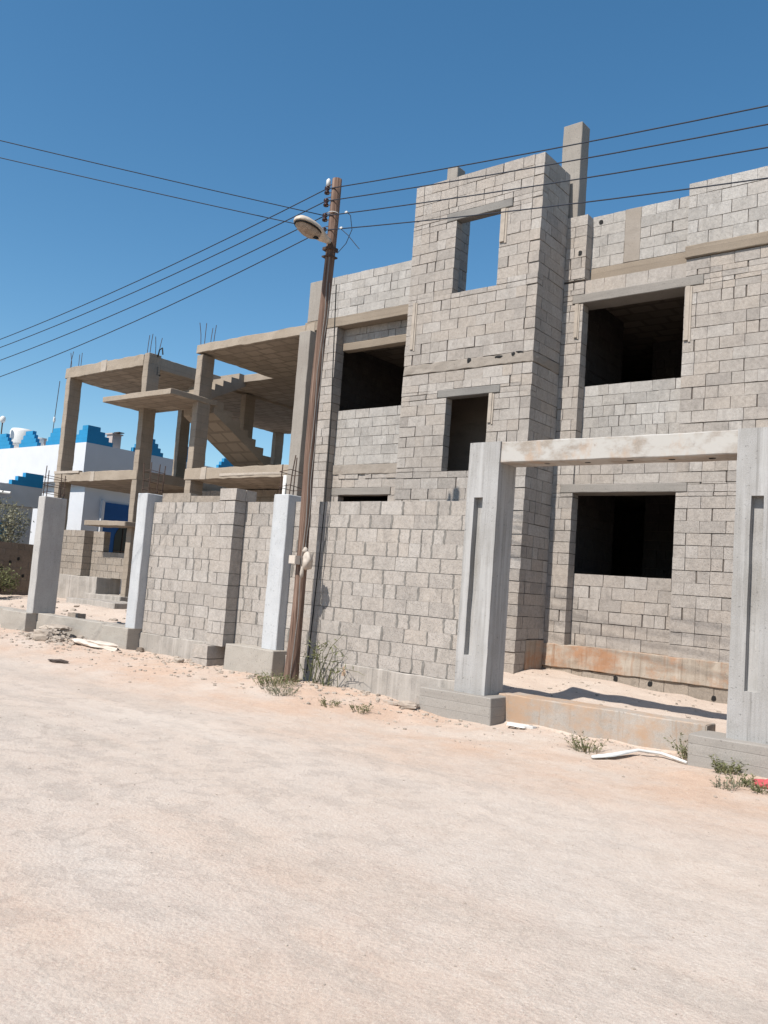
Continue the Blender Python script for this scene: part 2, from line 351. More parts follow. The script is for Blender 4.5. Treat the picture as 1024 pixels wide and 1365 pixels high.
# ------------------------------------------------------------------ block walls
def subtract(r, h):
    a, b, c, d = r; e, f, g, k = h
    if f <= a or e >= b or k <= c or g >= d: return [r]
    out = []
    if c < g: out.append((a, b, c, g))
    if k < d: out.append((a, b, k, d))
    lo, hi = max(c, g), min(d, k)
    if a < e: out.append((a, e, lo, hi))
    if f < b: out.append((f, b, lo, hi))
    return out
def cut(rects, holes):
    for h in holes: rects = [q for r in rects for q in subtract(r, h)]
    return rects
def wall(parent, axis, face, u0, u1, z0, z1, holes=(), thick=.2, row=.2, mat='block', mortar='mortar_deep', setback=.020,
         sign=1, quoin0=None, quoin1=None, toothed=None, name='block_wall', vgap=(.003, .012), hgap=(.004, .014), halves=.30, gapp=.07, label=None, jit=.004, smear=0, cj=.003):
    """running-bond block wall. axis 'x': runs along X, face at Y=face (front towards -Y when sign=1);
    axis 'y': runs along Y, face at X=face (front towards +X when sign=1)"""
    mb = MB(); mc = MB(); setback = max(setback, jit + cj + .0035)
    def put(mbx, a, b, c, d, n0, n1, j):
        if axis == 'x': y0, y1 = sorted((face + sign * n0, face + sign * n1)); mbx.box(a, b, y0, y1, c, d, j)
        else: x0, x1 = sorted((face - sign * n0, face - sign * n1)); mbx.box(x0, x1, a, b, c, d, j)
    nrow = max(1, round((z1 - z0) / row)); hr = (z1 - z0) / nrow
    for i in range(nrow):
        c, d = z0 + i * hr, z0 + (i + 1) * hr
        a0, b0 = u0, u1
        if quoin0 is not None and i % 2 == quoin0: a0 += .2
        if quoin1 is not None and i % 2 == quoin1: b0 -= .2
        u = a0 - (.2 if i % 2 else 0) - U(0, .12)
        if quoin0 is not None or quoin1 is not None or toothed is not None: u = a0
        dzr = U(-.003, .003); cuts = []
        while u < b0:
            w = .4 + U(-.012, .012)
            if toothed is not None and u == a0 and i % 2 == toothed: w = .2
            elif rnd() < halves: cuts.append(u + w * .5)
            u += w; cuts.append(u)
        for (p, q, r, s) in cut([(a0, b0, c, d)], holes):
            if q - p < .02 or s - r < .015: continue
            xs = [p] + [k for k in cuts if p + .08 < k < q - .08] + [q]
            for a, b in zip(xs, xs[1:]):
                gl, gr = U(*vgap) / 2, U(*vgap) / 2
                if a == p: gl = 0
                if b == q: gr = 0
                elif rnd() < gapp: gr += U(.010, .022)
                hb, ht = U(*hgap) / 2, U(*hgap) / 2
                put(mb, a + gl, b - gr, r + hb + dzr, s - ht + dzr, U(-jit, jit), thick - U(0, .006), cj)
                if smear and rnd() < smear and s - r > .12 and b < q:
                    w2 = U(.011, .026); xx = b + U(-.006, .010)
                    n = 5; pts = [(xx + U(-.008, .008), r + (s - r) * (k + .25) / (n - .5)) for k in range(n)]
                    vs = []; yy = face - sign * .0042
                    for (px, pz) in pts: vs += [(px - w2 * U(.5, 1), yy, pz), (px + w2 * U(.5, 1), yy, pz), (px, face + sign * .02, pz)]
                    mc.add(vs, [(3 * k, 3 * k + 1, 3 * k + 4, 3 * k + 3) for k in range(n - 1)] + [(3 * k + 1, 3 * k + 2, 3 * k + 5, 3 * k + 4) for k in range(n - 1)] + [(3 * k + 2, 3 * k, 3 * k + 3, 3 * k + 5) for k in range(n - 1)])
    for (p, q, r, s) in cut([(u0, u1, z0, z1)], holes):
        e = .012
        if q - p > .04 and s - r > .04: put(mc, p + e, q - e, r + e, s - e, setback, thick - .02, 0)
    o = mb.build(name, M[mat], parent)
    if label: o['label'] = label
    mc.build('mortar', M[mortar], o)
    return o

# ------------------------------------------------------------------ the unfinished building
bd = empty('unfinished_building', (-11, 14.3, .3), 'unfinished two storey building of bare concrete blocks with an open frame at its left', 'building')
YT, YF, YP = 12.65, 13.65, 13.88
XT0, XT1 = -9.93, -7.12
# tower front
th = [(-8.92, -7.95, 7.2, 8.62), (-9.15, -7.70, 8.62, 8.79), (-8.88, -7.96, 3.82, 5.2), (-9.09, -7.73, 5.2, 5.355), (-8.65, -7.43, .2, 2.5), (-8.85, XT1 + .3, 2.5, 2.64),
      (XT0, XT1, 5.70, 5.90)]
wall(bd, 'x', YT, XT0, XT1, .3, 9.5, th, row=.2, quoin1=1, toothed=0, halves=.22, gapp=.12, mat='block')
wall(bd, 'y', XT1, YT + .012, YF, .3, 9.5, [(YT, YF, 5.70, 5.90), (13.0, YF, .2, .92)], row=.2, quoin0=0, halves=.12, gapp=.03)
wall(bd, 'y', XT0, YT + .2, 14.3, .3, 9.5, [], row=.2, sign=-1)
B('lintel', M['lintel_grey'], bd, -9.15, -7.72, YT - .012, YT + .19, 8.625, 8.785)
B('lintel', M['lintel_grey'], bd, -9.08, -7.74, YT - .012, YT + .19, 5.205, 5.35)
B('lintel', M['lintel'], bd, -8.84, XT1 + .02 - .3, YT - .012, YT + .19, 2.505, 2.635)
B('slab_edge', M['band'], bd, XT0 + .01, XT1 + .008, YT - .006, YF, 5.71, 5.895, amp=.016, step=.09, freq=6)
B('plinth', M['plinth'], bd, XT1 - .2, XT1 + .015, 13.0, YF, .15, .91, amp=.01)
for x in (-8.42, -7.80, -7.50, -7.38):
    m = MB(); m.lump((x, YT - .012, 5.86 + U(-.04, .05)), U(.03, .07), .008, U(.015, .05), rnd() * 50, .9); m.build('chipped_hole', M['black'], bd)
# the top room is open, the tower floor closes the rooms below
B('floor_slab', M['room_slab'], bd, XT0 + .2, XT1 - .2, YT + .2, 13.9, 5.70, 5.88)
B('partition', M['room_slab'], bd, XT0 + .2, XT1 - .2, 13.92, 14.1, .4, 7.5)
# strips of timber shuttering still nailed beside openings
for (x0, x1, z0, z1, y) in ((-7.935, -7.80, 7.98, 8.615, YT), (-7.945, -7.84, 4.66, 5.20, YT), (-9.80, -9.70, 6.2, 7.14, YT), (-4.868, -4.76, 6.05, 6.985, YF), (-6.86, -6.77, 6.35, 6.98, YF)):
    m = MB(); m.box(x0, x0 + (x1 - x0) * .68, y - .028, y + .02, z0 + .01, z1, .003); m.box(x0 + (x1 - x0) * .7, x1, y - .016, y + .02, z0 - .02, z1 - .01, .003); m.build('timber_strip', M['timber'], bd)
# right bay: pier, recessed window panel, right wall
L1 = (-6.96, -4.70, 3.53, 3.69); L2 = (-6.93, -4.58, 6.985, 7.16)
wall(bd, 'x', YF, XT1 + .002, -6.72, .86, 8.66, [L1, L2, (-7.2, -6.6, 7.40, 7.44)], thick=.24, row=.2, halves=.35)
wall(bd, 'x', YF, -4.885, 3.0, .86, 7.46, [L1, L2], thick=.24, row=.2, toothed=1, halves=.28, gapp=.2, mat='block')
wall(bd, 'x', YF, -4.885, 3.0, 7.68, 8.78, [], thick=.24, row=.2, halves=.12, mat='block_pale')
wall(bd, 'x', YP, -6.72, -4.60, .86, 2.12, [], thick=.2, halves=.22, mat='block')
wall(bd, 'x', YP, -6.72, -4.60, 4.35, 5.51, [], thick=.2, halves=.35, mat='block_pale', gapp=.03)
wall(bd, 'x', YF + .05, -6.72, -4.89, 3.69, 4.03, [], thick=.3, row=.2, halves=.1)
wall(bd, 'x', YF + .05, -6.72, -4.89, 7.165, 7.42, [], thick=.3, row=.25, halves=.1)
wall(bd, 'x', YP, -6.72, -4.88, 7.70, 8.69, [(-6.10, -5.80, 7.6, 8.8)], thick=.2, halves=.12, mat='block_pale')
B('column', M['band'], bd, -6.10, -5.80, YP - .005, YP + .2, 7.70, 8.69, amp=.008)
B('lintel', M['lintel'], bd, L1[0] + .005, L1[1] - .005, YF - .012, YP + .2, L1[2] + .003, L1[3] - .004)
B('lintel', M['lintel'], bd, L2[0] + .005, L2[1] - .005, YF - .012, YP + .2, L2[2] + .003, L2[3] - .004)
B('beam', M['beam'], bd, -6.72, -4.88, YP - .012, YP + .3, 7.425, 7.695)
B('beam', M['beam'], bd, -4.90, 3.0, YF - .045, YF + .3, 7.465, 7.675)
B('slab_edge', M['band'], bd, -6.72, -4.885, YP - .03, YP + .3, 4.04, 4.34, amp=.016)
B('plinth', M['plinth'], bd, XT1 + .005, 3.0, YF - .035, YF + .3, .47, .865, amp=.014, step=.1, freq=5)
wall(bd, 'x', YF, -7.1, 3.0, .0, .465, [], thick=.2, row=.2, halves=.1, mat='block_tan', mortar='mortar', setback=.004)
for (x, z, y) in ((-6.56, 8.56, YP), (-6.83, 7.94, YF), (-5.16, .39, YF), (-5.75, .40, YF), (-4.15, .30, YF)):
    m = MB(); m.lump((x, y - .002, z), .042, .007, .05, rnd() * 60, .4); m.build('drilled_hole', M['black'], bd)
# tall column and stub above the roof
B('column', M['column'], bd, -7.37, -6.98, 13.74, 14.06, 7.6, 10.56, amp=.008)
B('column', M['column'], bd, -10.17, -9.91, 13.95, 14.25, 7.6, 10.55, amp=.008)
# left bay
YL, YQ = 14.3, 14.55
LH = [(-13.3, -10.5, 5.66, 7.62), (-13.3, -10.5, .3, 5.7)]
wall(bd, 'x', YL, -13.86, -13.3, .4, 7.62, [], thick=.3, quoin1=None, halves=.4)
wall(bd, 'x', YL, -13.9, -9.93, 7.865, 8.87, [], thick=.2, halves=.16, gapp=.1, mat='block_pale')
B('column', M['column'], bd, -14.30, -13.9, YL - .012, YL + .25, 7.865, 8.86)
B('column', M['column'], bd, -14.36, -14.0, 14.12, 14.6, .4, 7.59)
wall(bd, 'x', 14.36, -14.0, -13.86, .4, 7.62, [], thick=.2, halves=.4)
B('beam', M['beam'], bd, -14.36, -9.93, YL - .02, YQ + .2, 7.625, 7.86)
wall(bd, 'x', YQ, -13.3, -9.93, 4.36, 5.66, [], thick=.2, halves=.25, mat='block_pale', gapp=.08)
wall(bd, 'x', YQ, -13.3, -9.93, 7.285, 7.62, [], thick=.2, row=.2, halves=.2)
B('lintel', M['beam'], bd, -13.3, -9.93, YQ - .015, YQ + .2, 7.10, 7.28)
B('slab_edge', M['band'], bd, -13.3, -9.93, YQ - .03, YQ + .25, 4.13, 4.355, amp=.013, step=.09, freq=7)
wall(bd, 'x', YQ - .01, -13.3, -9.93, 4.03, 4.14, [], thick=.2, row=.11, halves=.3, gapp=.4, jit=.015)
wall(bd, 'x', YQ, -13.3, -9.93, 3.83, 4.04, [], thick=.2, halves=.25, gapp=.1)
B('lintel', M['lintel'], bd, -13.3, -11.54, YQ - .012, YQ + .2, 3.655, 3.825)
wall(bd, 'x', YQ, -13.3, -9.93, .4, 3.83, [(-13.3, -11.53, 3.65, 3.83), (-13.08, -11.6, 2.2, 3.65)], thick=.2, halves=.2)
# closed back, sides, floors; dark wall colour adds to the shade in the rooms
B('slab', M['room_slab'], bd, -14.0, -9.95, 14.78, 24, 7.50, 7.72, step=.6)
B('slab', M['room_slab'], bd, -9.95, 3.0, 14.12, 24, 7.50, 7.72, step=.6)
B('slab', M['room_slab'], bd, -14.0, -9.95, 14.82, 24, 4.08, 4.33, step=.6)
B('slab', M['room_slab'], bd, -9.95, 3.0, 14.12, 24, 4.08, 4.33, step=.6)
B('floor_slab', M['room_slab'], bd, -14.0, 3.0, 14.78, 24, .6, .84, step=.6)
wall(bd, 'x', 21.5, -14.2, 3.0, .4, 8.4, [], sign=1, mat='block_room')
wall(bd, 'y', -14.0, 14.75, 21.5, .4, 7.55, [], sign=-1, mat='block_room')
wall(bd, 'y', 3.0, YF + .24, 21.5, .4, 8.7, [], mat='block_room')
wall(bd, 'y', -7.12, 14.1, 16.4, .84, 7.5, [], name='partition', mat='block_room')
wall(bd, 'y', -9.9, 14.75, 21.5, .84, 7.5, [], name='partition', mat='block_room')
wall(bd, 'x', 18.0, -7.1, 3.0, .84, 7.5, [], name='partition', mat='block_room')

# open frame to the left
Y0 = 14.3
for (x, y) in ((-24.95, Y0), (-20.85, Y0), (-18.42, Y0), (-24.95, 18.75), (-20.95, 18.2), (-24.95, 23.5), (-18.42, 20.5), (-14.5, 19.0), (-20.9, 23.5)):
    B('column', M['frame'], bd, x, x + .23, y, y + .43, .3, 7.52 if x != -20.85 else 7.86, amp=.013, freq=3.5)
B('slab', M['slab'], bd, -25.02, -20.86, Y0 - .01, 24, 7.50, 7.83, amp=.020, step=.16, freq=3)
B('slab', M['slab'], bd, -18.46, -14.02, Y0 - .02, 17.2, 7.58, 7.81, amp=.018, step=.16, freq=3)
B('slab', M['slab'], bd, -20.86, -14.02, 17.2, 24, 7.57, 7.81, amp=.012, step=.3)
B('beam', M['frame'], bd, -20.88, -20.62, 14.72, 17.2, 7.44, 7.80, amp=.01)
B('slab', M['slab'], bd, -25.02, -20.62, Y0 - .01, 24, 4.13, 4.42, amp=.02, step=.2, freq=4)
B('slab', M['slab'], bd, -18.46, -14.02, Y0 - .02, 18.2, 4.08, 4.38, amp=.022, step=.2, freq=4)
B('slab', M['slab'], bd, -20.62, -14.02, 18.2, 24, 4.10, 4.38, amp=.012, step=.3)
for bb in ((-25.03, -23.6, Y0 - .03, Y0 + .1, 4.40, 4.47), (-17.0, -14.4, Y0 - .035, Y0 + .05, 4.15, 4.21), (-22.95, -22.75, Y0 - .03, Y0, 4.12, 4.42), (-23.0, -22.72, Y0 - .03, Y0, 7.5, 7.86), (-17.75, -17.55, Y0 - .04, Y0, 4.08, 4.40)):
    m = MB(); m.box(*bb, .01); m.build('timber_strip', M['timber'], bd)
# stair: landing that juts over the street side, a flight up from the first floor, a flight on to the roof
st = B('staircase', M['slab'], bd, -21.25, -18.16, 13.35, 14.95, 6.22, 6.37, amp=.012, step=.2)
def flight(x0, x1, ya, za, yb, zb, n, waist=.17):
    """steps from (ya,za) low to (yb,zb) high, profile extruded from x0 to x1"""
    top = [(ya, za)]; dy, dz = (yb - ya) / n, (zb - za) / n
    for i in range(n): top += [(ya + dy * i, za + dz * (i + 1) + U(-.01, .01)), (ya + dy * (i + 1), za + dz * (i + 1) + U(-.01, .01))]
    bot = [(yb, zb - waist * 2.0), (ya, za - waist * .9)]
    P = top + bot; k = len(P); vs = [(x0, y, z) for y, z in P] + [(x1, y, z) for y, z in P]
    fs = [tuple(range(k)), tuple(range(k, 2 * k))[::-1]] + [(i, i + k, (i + 1) % k + k, (i + 1) % k) for i in range(k)]
    mm = MB(); mm.add(vs, fs); return mm.build('stair_flight', M['slab'], st)
flight(-19.55, -18.22, 18.15, 4.38, 14.9, 6.37, 10)
flight(-21.0, -19.75, 14.9, 6.37, 17.3, 7.81, 8)
# ground-floor block walls inside the frame
wall(bd, 'x', Y0 + .05, -24.72, -23.05, 1.25, 2.63, [], thick=.35, mat='block_tan', mortar='mortar', setback=.005, halves=.3)
wall(bd, 'x', Y0 + .35, -23.05, -20.86, 1.25, 2.63, [(-22.45, -21.22, 2.02, 2.7)], thick=.2, mat='block_tan', mortar='mortar', setback=.005, halves=.3)
B('foundation', M['foot'], bd, -24.95, -21.9, Y0 - .12, Y0 + .7, .2, 1.25, amp=.02)
B('foundation', M['foot'], bd, -22.2, -20.4, Y0 - .3, Y0 + .6, .2, .78, amp=.02)
B('foundation', M['foot'], bd, -21.6, -19.3, 13.1, 14.1, .2, .66, amp=.02)
B('canopy', M['frame'], bd, -22.5, -20.45, 13.95, 14.75, 2.76, 2.90, amp=.01)
wall(bd, 'x', 16.2, -20.6, -14.1, .4, 4.05, [(-19.6, -18.4, .3, 2.8)], mat='block_tan')
B('beam', M['frame'], bd, -22.7, -18.4, 16.6, 16.9, 3.9, 4.36)
m = MB()
for i in range(9): m.box(-18.0 + .42 * (i % 3) + U(-.05, .05), -17.6 + .42 * (i % 3), 14.7, 14.9, 2.7 + .21 * (i // 3), 2.9 + .21 * (i // 3), .008)
m.build('stacked_block', M['block_tan'], bd)
def rebar(parent, x, y, z, w, d, h, ties=0, lean=.06):
    for (sx, sy) in ((0, 0), (1, 0), (0, 1), (1, 1)):
        mm = MB(); px, py = x + sx * w, y + sy * d; lx, ly = U(-lean, lean), U(-lean, lean); hh = h * U(.8, 1.1)
        mm.tube([(px, py, z - .15), (px + lx * .4, py + ly * .4, z + hh * .5), (px + lx, py + ly, z + hh)], .010, 5); mm.build('rebar', M['steel'], parent)
    for i in range(ties):
        mm = MB(); zz = z + h * (i + .5) / ties * .8
        mm.tube([(x - .02, y - .02, zz), (x + w + .02, y - .02, zz + .03), (x + w + .02, y + d + .02, zz), (x - .02, y + d + .02, zz - .02), (x - .02, y - .02, zz)], .006, 4); mm.build('rebar_tie', M['steel'], parent)
for (x, y, z) in ((-24.9, Y0 + .05, 7.8), (-20.8, Y0 + .05, 7.86), (-18.36, Y0 + .06, 7.8)): rebar(bd, x, y, z, .13, .3, .62, 0, .10)
m = MB(); m.tube([(-20.62, 14.6, 7.8), (-20.5, 14.55, 7.98), (-20.3, 14.5, 8.0), (-20.25, 14.5, 7.8)], .02, 6); m.build('conduit', M['black'], bd)
m = MB(); m.tube([(-20.45, 14.5, 7.45), (-20.3, 14.4, 7.2), (-20.15, 14.4, 7.15)], .025, 6); m.build('conduit', M['black'], bd)
m = MB(); m.tube([(-15.6, 16.9, 7.5), (-15.7, 16.9, 7.05)], .02, 5); m.tube([(-15.6, 16.9, 7.5), (-15.45, 16.9, 7.1)], .02, 5); m.build('conduit', M['black'], bd)
m = MB(); m.tube([(-14.47, 14.42, 7.55), (-14.44, 14.40, 5.9), (-14.47, 14.42, 4.45)], .045, 10); m.tube([(-14.5, 14.2, 4.1), (-14.5, 14.2, 2.6)], .05, 10); m.build('drain_pipe', M['pvc'], bd, True)
m = MB(); m.tube([(-19.4, 15.6, 7.5), (-19.4, 15.6, 8.15)], .06, 10); m.build('drain_pipe', M['pvc'], bd, True)
m = MB(); m.tube([(-13.88, 14.28, 6.3), (-13.87, 14.27, 4.9), (-13.8, 14.25, 4.85)], .012, 5); m.build('cable', M['black'], bd)

# ------------------------------------------------------------------ compound wall
FY = 9.55
cw = empty('compound_wall', (-9.6, 9.65, .1), 'grey concrete block boundary wall between the whitewashed posts and the gateway', 'wall')
kw = dict(thick=.2, mat='block_fence', mortar='mortar_fence', setback=.004, vgap=(.004, .012), hgap=(.004, .009), gapp=.05, halves=.20, smear=.8, jit=.001, cj=.0014)
wall(cw, 'x', FY, -13.2, -9.5, .47, 2.875, [], name='block_panel', **kw)
wall(cw, 'x', FY, -9.5, -6.1, .47, 2.875, [], name='block_panel', **kw)
wall(cw, 'x', FY, -2.35, 4.0, .47, 2.875, [], name='block_panel', **kw)
B('footing', M['foot'], cw, -13.2, -6.1, 9.525, 9.80, -.1, .468, amp=.012)
B('footing', M['foot'], cw, -2.3, 4.0, 9.525, 9.80, -.1, .468, amp=.012)
pl = wall(cw, 'x', 9.30, -11.03, -10.62, .46, 2.86, [], thick=.24, mat='block_fence', mortar='mortar_fence', setback=.005, halves=.15, name='pilaster')
m = MB(); m.box(-11.0, -10.60, 9.29, 9.50, 2.87, 3.07, .006); m.box(-11.0, -10.6, 9.51, 9.74, 2.88, 3.06, .006); m.build('cap_block', M['block_fence'], pl)
m = MB(); m.box(-11.18, -10.80, 9.16, 9.53, -.05, .24, .006); m.box(-11.18, -10.80, 9.155, 9.53, .25, .455, .006); m.build('base_block', M['block_fence'], pl)
m = MB(); m.box(-13.0, -12.2, 9.62, 9.8, 2.88, 3.04, .006); m.box(-12.19, -11.4, 9.63, 9.8, 2.88, 2.99, .006); m.build('coping_block', M['block_tan'], cw)

m = MB(); m.lump((-8.17, 9.526, .30), .05, .008, .13, 3.1, .4, 3, False); m.build('paint_mark', plain('faded_orange_paint', (.46, .33, .24), .9), cw)

def post(x0, x1, depth, ztop, mat, label, bx0, bx1, byd, nties):
    p = empty('concrete_post', ((x0 + x1) / 2, 9.5, .1), label, 'post', 'concrete posts along the boundary wall')
    o = B('shaft', M[mat], p, x0, x1, 9.38, 9.38 + depth, .52, ztop, amp=.006)
    B('base_block', M['kerb'], p, bx0, bx1, 9.26, 9.26 + byd, -.1, .53, amp=.008)
    rebar(p, x0 + .06, 9.44, ztop, x1 - x0 - .12, depth - .12, .62, nties, .05)
    return p
post(-16.95, -16.69, .52, 2.99, 'post_old', 'leftmost weathered white concrete post, standing on the low kerb with rebar on top', -17.7, -16.72, .42, 3)
post(-13.43, -13.14, .42, 3.02, 'post', 'slim whitewashed concrete post with rebar on top at the left end of the block wall', -14.0, -13.16, .50, 3)
post(-9.80, -9.47, .42, 2.97, 'post', 'broad whitewashed concrete post standing just left of the wooden utility pole', -10.5, -9.40, .30, 2)
k1 = tag(B('kerb_wall', M['kerb'], None, -26.0, -17.7, 9.50, 9.78, -.1, .53, amp=.012), 'low concrete kerb wall running out of view left of the leftmost post', 'wall', 'low kerb walls')
k2 = tag(B('kerb_wall', M['kerb'], None, -16.72, -14.0, 9.50, 9.78, -.1, .535, amp=.012), 'low concrete kerb wall between two posts behind the rubble heap', 'wall', 'low kerb walls')

# ------------------------------------------------------------------ gateway
gt = empty('concrete_gateway', (-4.2, 9.6, 0), 'bare concrete gateway of two grey slotted pillars joined by a pale stained beam', 'gateway')
def pillar(x0, x1, sx0, sx1):
    y0, y1, z0, z1 = 9.40, 9.84, .31, 3.635; s0, s1 = .84, 2.90
    m = MB()
    kk = dict(bev=.0006, amp=.005)
    m.rbox(x0, sx0, y0, y1, z0, z1, **kk); m.rbox(sx1, x1, y0, y1, z0, z1, **kk)
    m.rbox(sx0, sx1, y0, y1, s1, z1, **kk); m.rbox(sx0, sx1, y0, y1, z0, s0, **kk); m.rbox(sx0 - .02, sx1 + .02, y0 + .10, y1 - .05, s0 - .02, s1 + .02)
    return m.build('pillar', M['gate'], gt)
pillar(-6.155, -5.685, -6.035, -5.905)
pillar(-2.715, -2.245, -2.555, -2.425)
B('base_block', M['gate_base'], gt, -6.62, -5.52, 9.29, 9.72, -.1, .355, amp=.008)
B('base_block', M['gate_base'], gt, -3.06, -1.85, 9.24, 9.72, -.1, .335, amp=.008)
gb = B('beam', M['gate_beam'], gt, -5.69, -2.71, 9.425, 9.83, 3.36, 3.63, amp=.006)
gb['label'] = 'pale stained cross beam'
for x in (-5.1, -4.55, -4.0, -3.5, -3.05):
    m = MB(); m.lump((x, 9.62 + U(-.05, .05), 3.358), .045, .03, .008, rnd() * 40, .3); m.build('soffit_hole', M['black'], gb)
B('sill', M['sill'], gt, -5.53, -3.0, 9.66, 10.0, -.1, .395, amp=.012)
B('sill', M['sill'], gt, -6.2, -5.5, 9.71, 9.95, -.1, .375, amp=.012)

# ------------------------------------------------------------------ utility pole, lamp, wires
PX, PY = -8.84, 9.2
up = empty('utility_pole', (-8.93, PY, .1), 'weathered brown wooden utility pole with insulators near its top', 'pole')
m = MB(); N = 26; pts = []; rs = []
for i in range(N + 1):
    t = i / N; z = -.1 + 8.0 * t
    pts.append((-8.935 + .095 * t + .018 * math.sin(z * 1.1), PY + .012 * math.sin(z * .9 + 1), z)); rs.append(.082 - .006 * t + .042 * math.exp(-max(z, 0) / .75) + .004 * noise.noise(V((z * 2, 0, 0))))
m.tube(pts, rs, 14); m.build('shaft', M['wood'], up, True)
IZ = (7.74, 7.54, 7.30, 7.07)
for i, z in enumerate(IZ):
    m = MB(); x = -8.95
    m.tube([(x - .035, PY - .03, z - .055), (x - .035, PY - .03, z - .03), (x - .035, PY - .03, z), (x - .035, PY - .03, z + .03), (x - .035, PY - .03, z + .055)], [.04, .045, .024, .045, .04], 10)
    b = m.build('insulator', M['porcelain'], up, True)
    m = MB(); m.tube([(x - .035, PY - .03, z - .07), (x - .035, PY - .03, z + .07)], .008, 6); m.box(x - .045, x + .07, PY - .05, PY - .04, z + .06, z + .068); m.box(x - .045, x + .07, PY - .05, PY - .04, z - .068, z - .06); m.build('bracket', M['steel'], b)
m = MB(); m.tube([(-8.97, PY - .03, 7.80), (-8.97, PY - .03, 7.9), (-8.965, PY - .03, 7.93)], [.035, .035, .012], 10); m.build('insulator', M['pvc'], up, True)
m = MB()
for k in range(12): 
    t0 = k / 12 * 6.28; t1 = (k + 1) / 12 * 6.28; m.tube([(PX + .087 * math.cos(t0), PY + .087 * math.sin(t0), 7.34), (PX + .087 * math.cos(t1), PY + .087 * math.sin(t1), 7.34)], .007, 5)
m.build('strap', M['pvc'], up)
m = MB(); m.box(PX - .088, PX + .085, PY - .09, PY + .09, 6.74, 6.79, .004); m.box(PX - .088, PX + .085, PY - .09, PY + .09, 6.63, 6.65, .004); m.build('clamp', M['steel'], up)
def pole_x(z): return -8.935 + .095 * (z + .1) / 8.0 + .018 * math.sin(z * 1.1)
for (dx, dy, zt, zb) in ((.075, -.07, 6.6, .2), (.10, -.03, 6.2, 1.9)):
    m = MB(); pp = []
    for i in range(15):
        z = zt + (zb - zt) * i / 14; pp.append((pole_x(z) + dx * (1 + .0) + .018 * math.sin(i * 1.9 + dx * 50) + .02, PY + dy - .02, z))
    m.tube(pp, .007, 5); m.build('cable', M['lintel_grey'], up)
m = MB(); m.tube([(PX + .14, PY + .05, 6.2), (PX + .17, PY + .15, 4), (PX + .10, PY + .24, 2.9), (PX + .03, PY + .29, 2.0), (PX - .05, PY + .30, .25)], .009, 5); m.build('cable', M['black'], up)
tag((lambda mm: (mm.box(-8.97, -8.84, PY - .20, PY - .09, 1.87, 2.0, .004), mm.box(-8.965, -8.845, PY - .205, PY - .20, 1.88, 1.99), mm.build('junction_box', M['cloth']))[-1])(MB()), 'small cream junction box fixed to the wooden pole at eye height', 'box')
m = MB(); m.lump((-8.72, PY - .06, 1.93), .085, .07, .12, 3.3, .6, 3, False); m.lump((-8.77, PY - .08, 2.08), .04, .035, .05, 5.3, .5, 2, False); m.lump((-8.79, PY - .09, 1.76), .03, .03, .10, 8.3, .6, 2, False)
tag(m.build('plastic_bag', M['bag'], None, True), 'crumpled dirty white plastic bag tied to the pole beside the junction box', 'bag')
# cobra-head lamp, reaching out over the street
lp = empty('street_lamp', (-8.86, 9.1, 6.84), 'cream street lamp head with brown lens reaching out from the pole', 'lamp')
def loft(secs, n=18):
    mm = MB(); vs = []; fs = []
    for (c, w, up_, dn) in secs:
        for k in range(n):
            a = 2 * math.pi * k / n; ca, sa = math.cos(a), math.sin(a)
            vs.append((c[0] + w * ca, c[1], c[2] + (up_ if sa > 0 else dn) * sa))
    for i in range(len(secs) - 1):
        for k in range(n): fs.append((i * n + k, i * n + (k + 1) % n, (i + 1) * n + (k + 1) % n, (i + 1) * n + k))
    fs.append(tuple(range(n))); fs.append(tuple(range((len(secs) - 1) * n, len(secs) * n))); mm.add(vs, fs); return mm
lx = -8.80
def lz(y): return 6.86 + (9.1 - y) * .10
secs = [((lx, y, lz(y)), w, u, d) for (y, w, u, d) in ((9.12, .045, .045, .045), (9.04, .06, .055, .06), (8.95, .09, .075, .08), (8.86, .125, .09, .075), (8.77, .15, .105, .04), (8.66, .16, .11, .022), (8.54, .15, .105, .018), (8.45, .12, .085, .015), (8.40, .07, .05, .012), (8.385, .02, .015, .008))]
loft(secs).build('housing', M['lamp'], lp, True)
secs = [((lx, y, lz(y) - .018), w, .012, d) for (y, w, d) in ((8.87, .05, .03), (8.83, .11, .085), (8.74, .135, .12), (8.63, .14, .125), (8.52, .125, .105), (8.45, .09, .07), (8.42, .04, .03))]
loft(secs).build('lens', M['lens'], lp, True)
m = MB()
rim = [(lx + .150 * math.cos(a), 8.645 + .245 * math.sin(a), lz(8.645 + .245 * math.sin(a)) - .028) for a in [k / 24 * 2 * math.pi for k in range(25)]]
m.tube(rim, .013, 5, False); m.build('gasket', M['black'], lp)
m = MB(); m.lump((lx + .06, 8.76, lz(8.76) - .125), .04, .05, .02, 2.2, .3); m.build('lamp_socket', M['black'], lp)
m = MB(); m.tube([(lx, 9.08, 6.86), (lx, 9.18, 6.83), (lx, PY, 6.75)], .03, 8); m.build('arm', M['steel'], lp, True)
def wire(name, a, b, sag, r, label, group, n=40):
    a, b = V(a), V(b); mm = MB(); pp = []
    for i in range(n + 1):
        t = i / n; p = a.lerp(b, t); p.z -= 4 * sag * t * (1 - t); pp.append(p)
    mm.tube(pp, r, 5); return tag(mm.build(name, M['wire'], None, True), label, 'wire', group)
ordn = ('topmost', 'second from the top', 'third from the top', 'lowest')
tx = (7.12, 6.91, 6.65, 6.31); lzx = (6.58, 6.38, 6.07, 5.67)
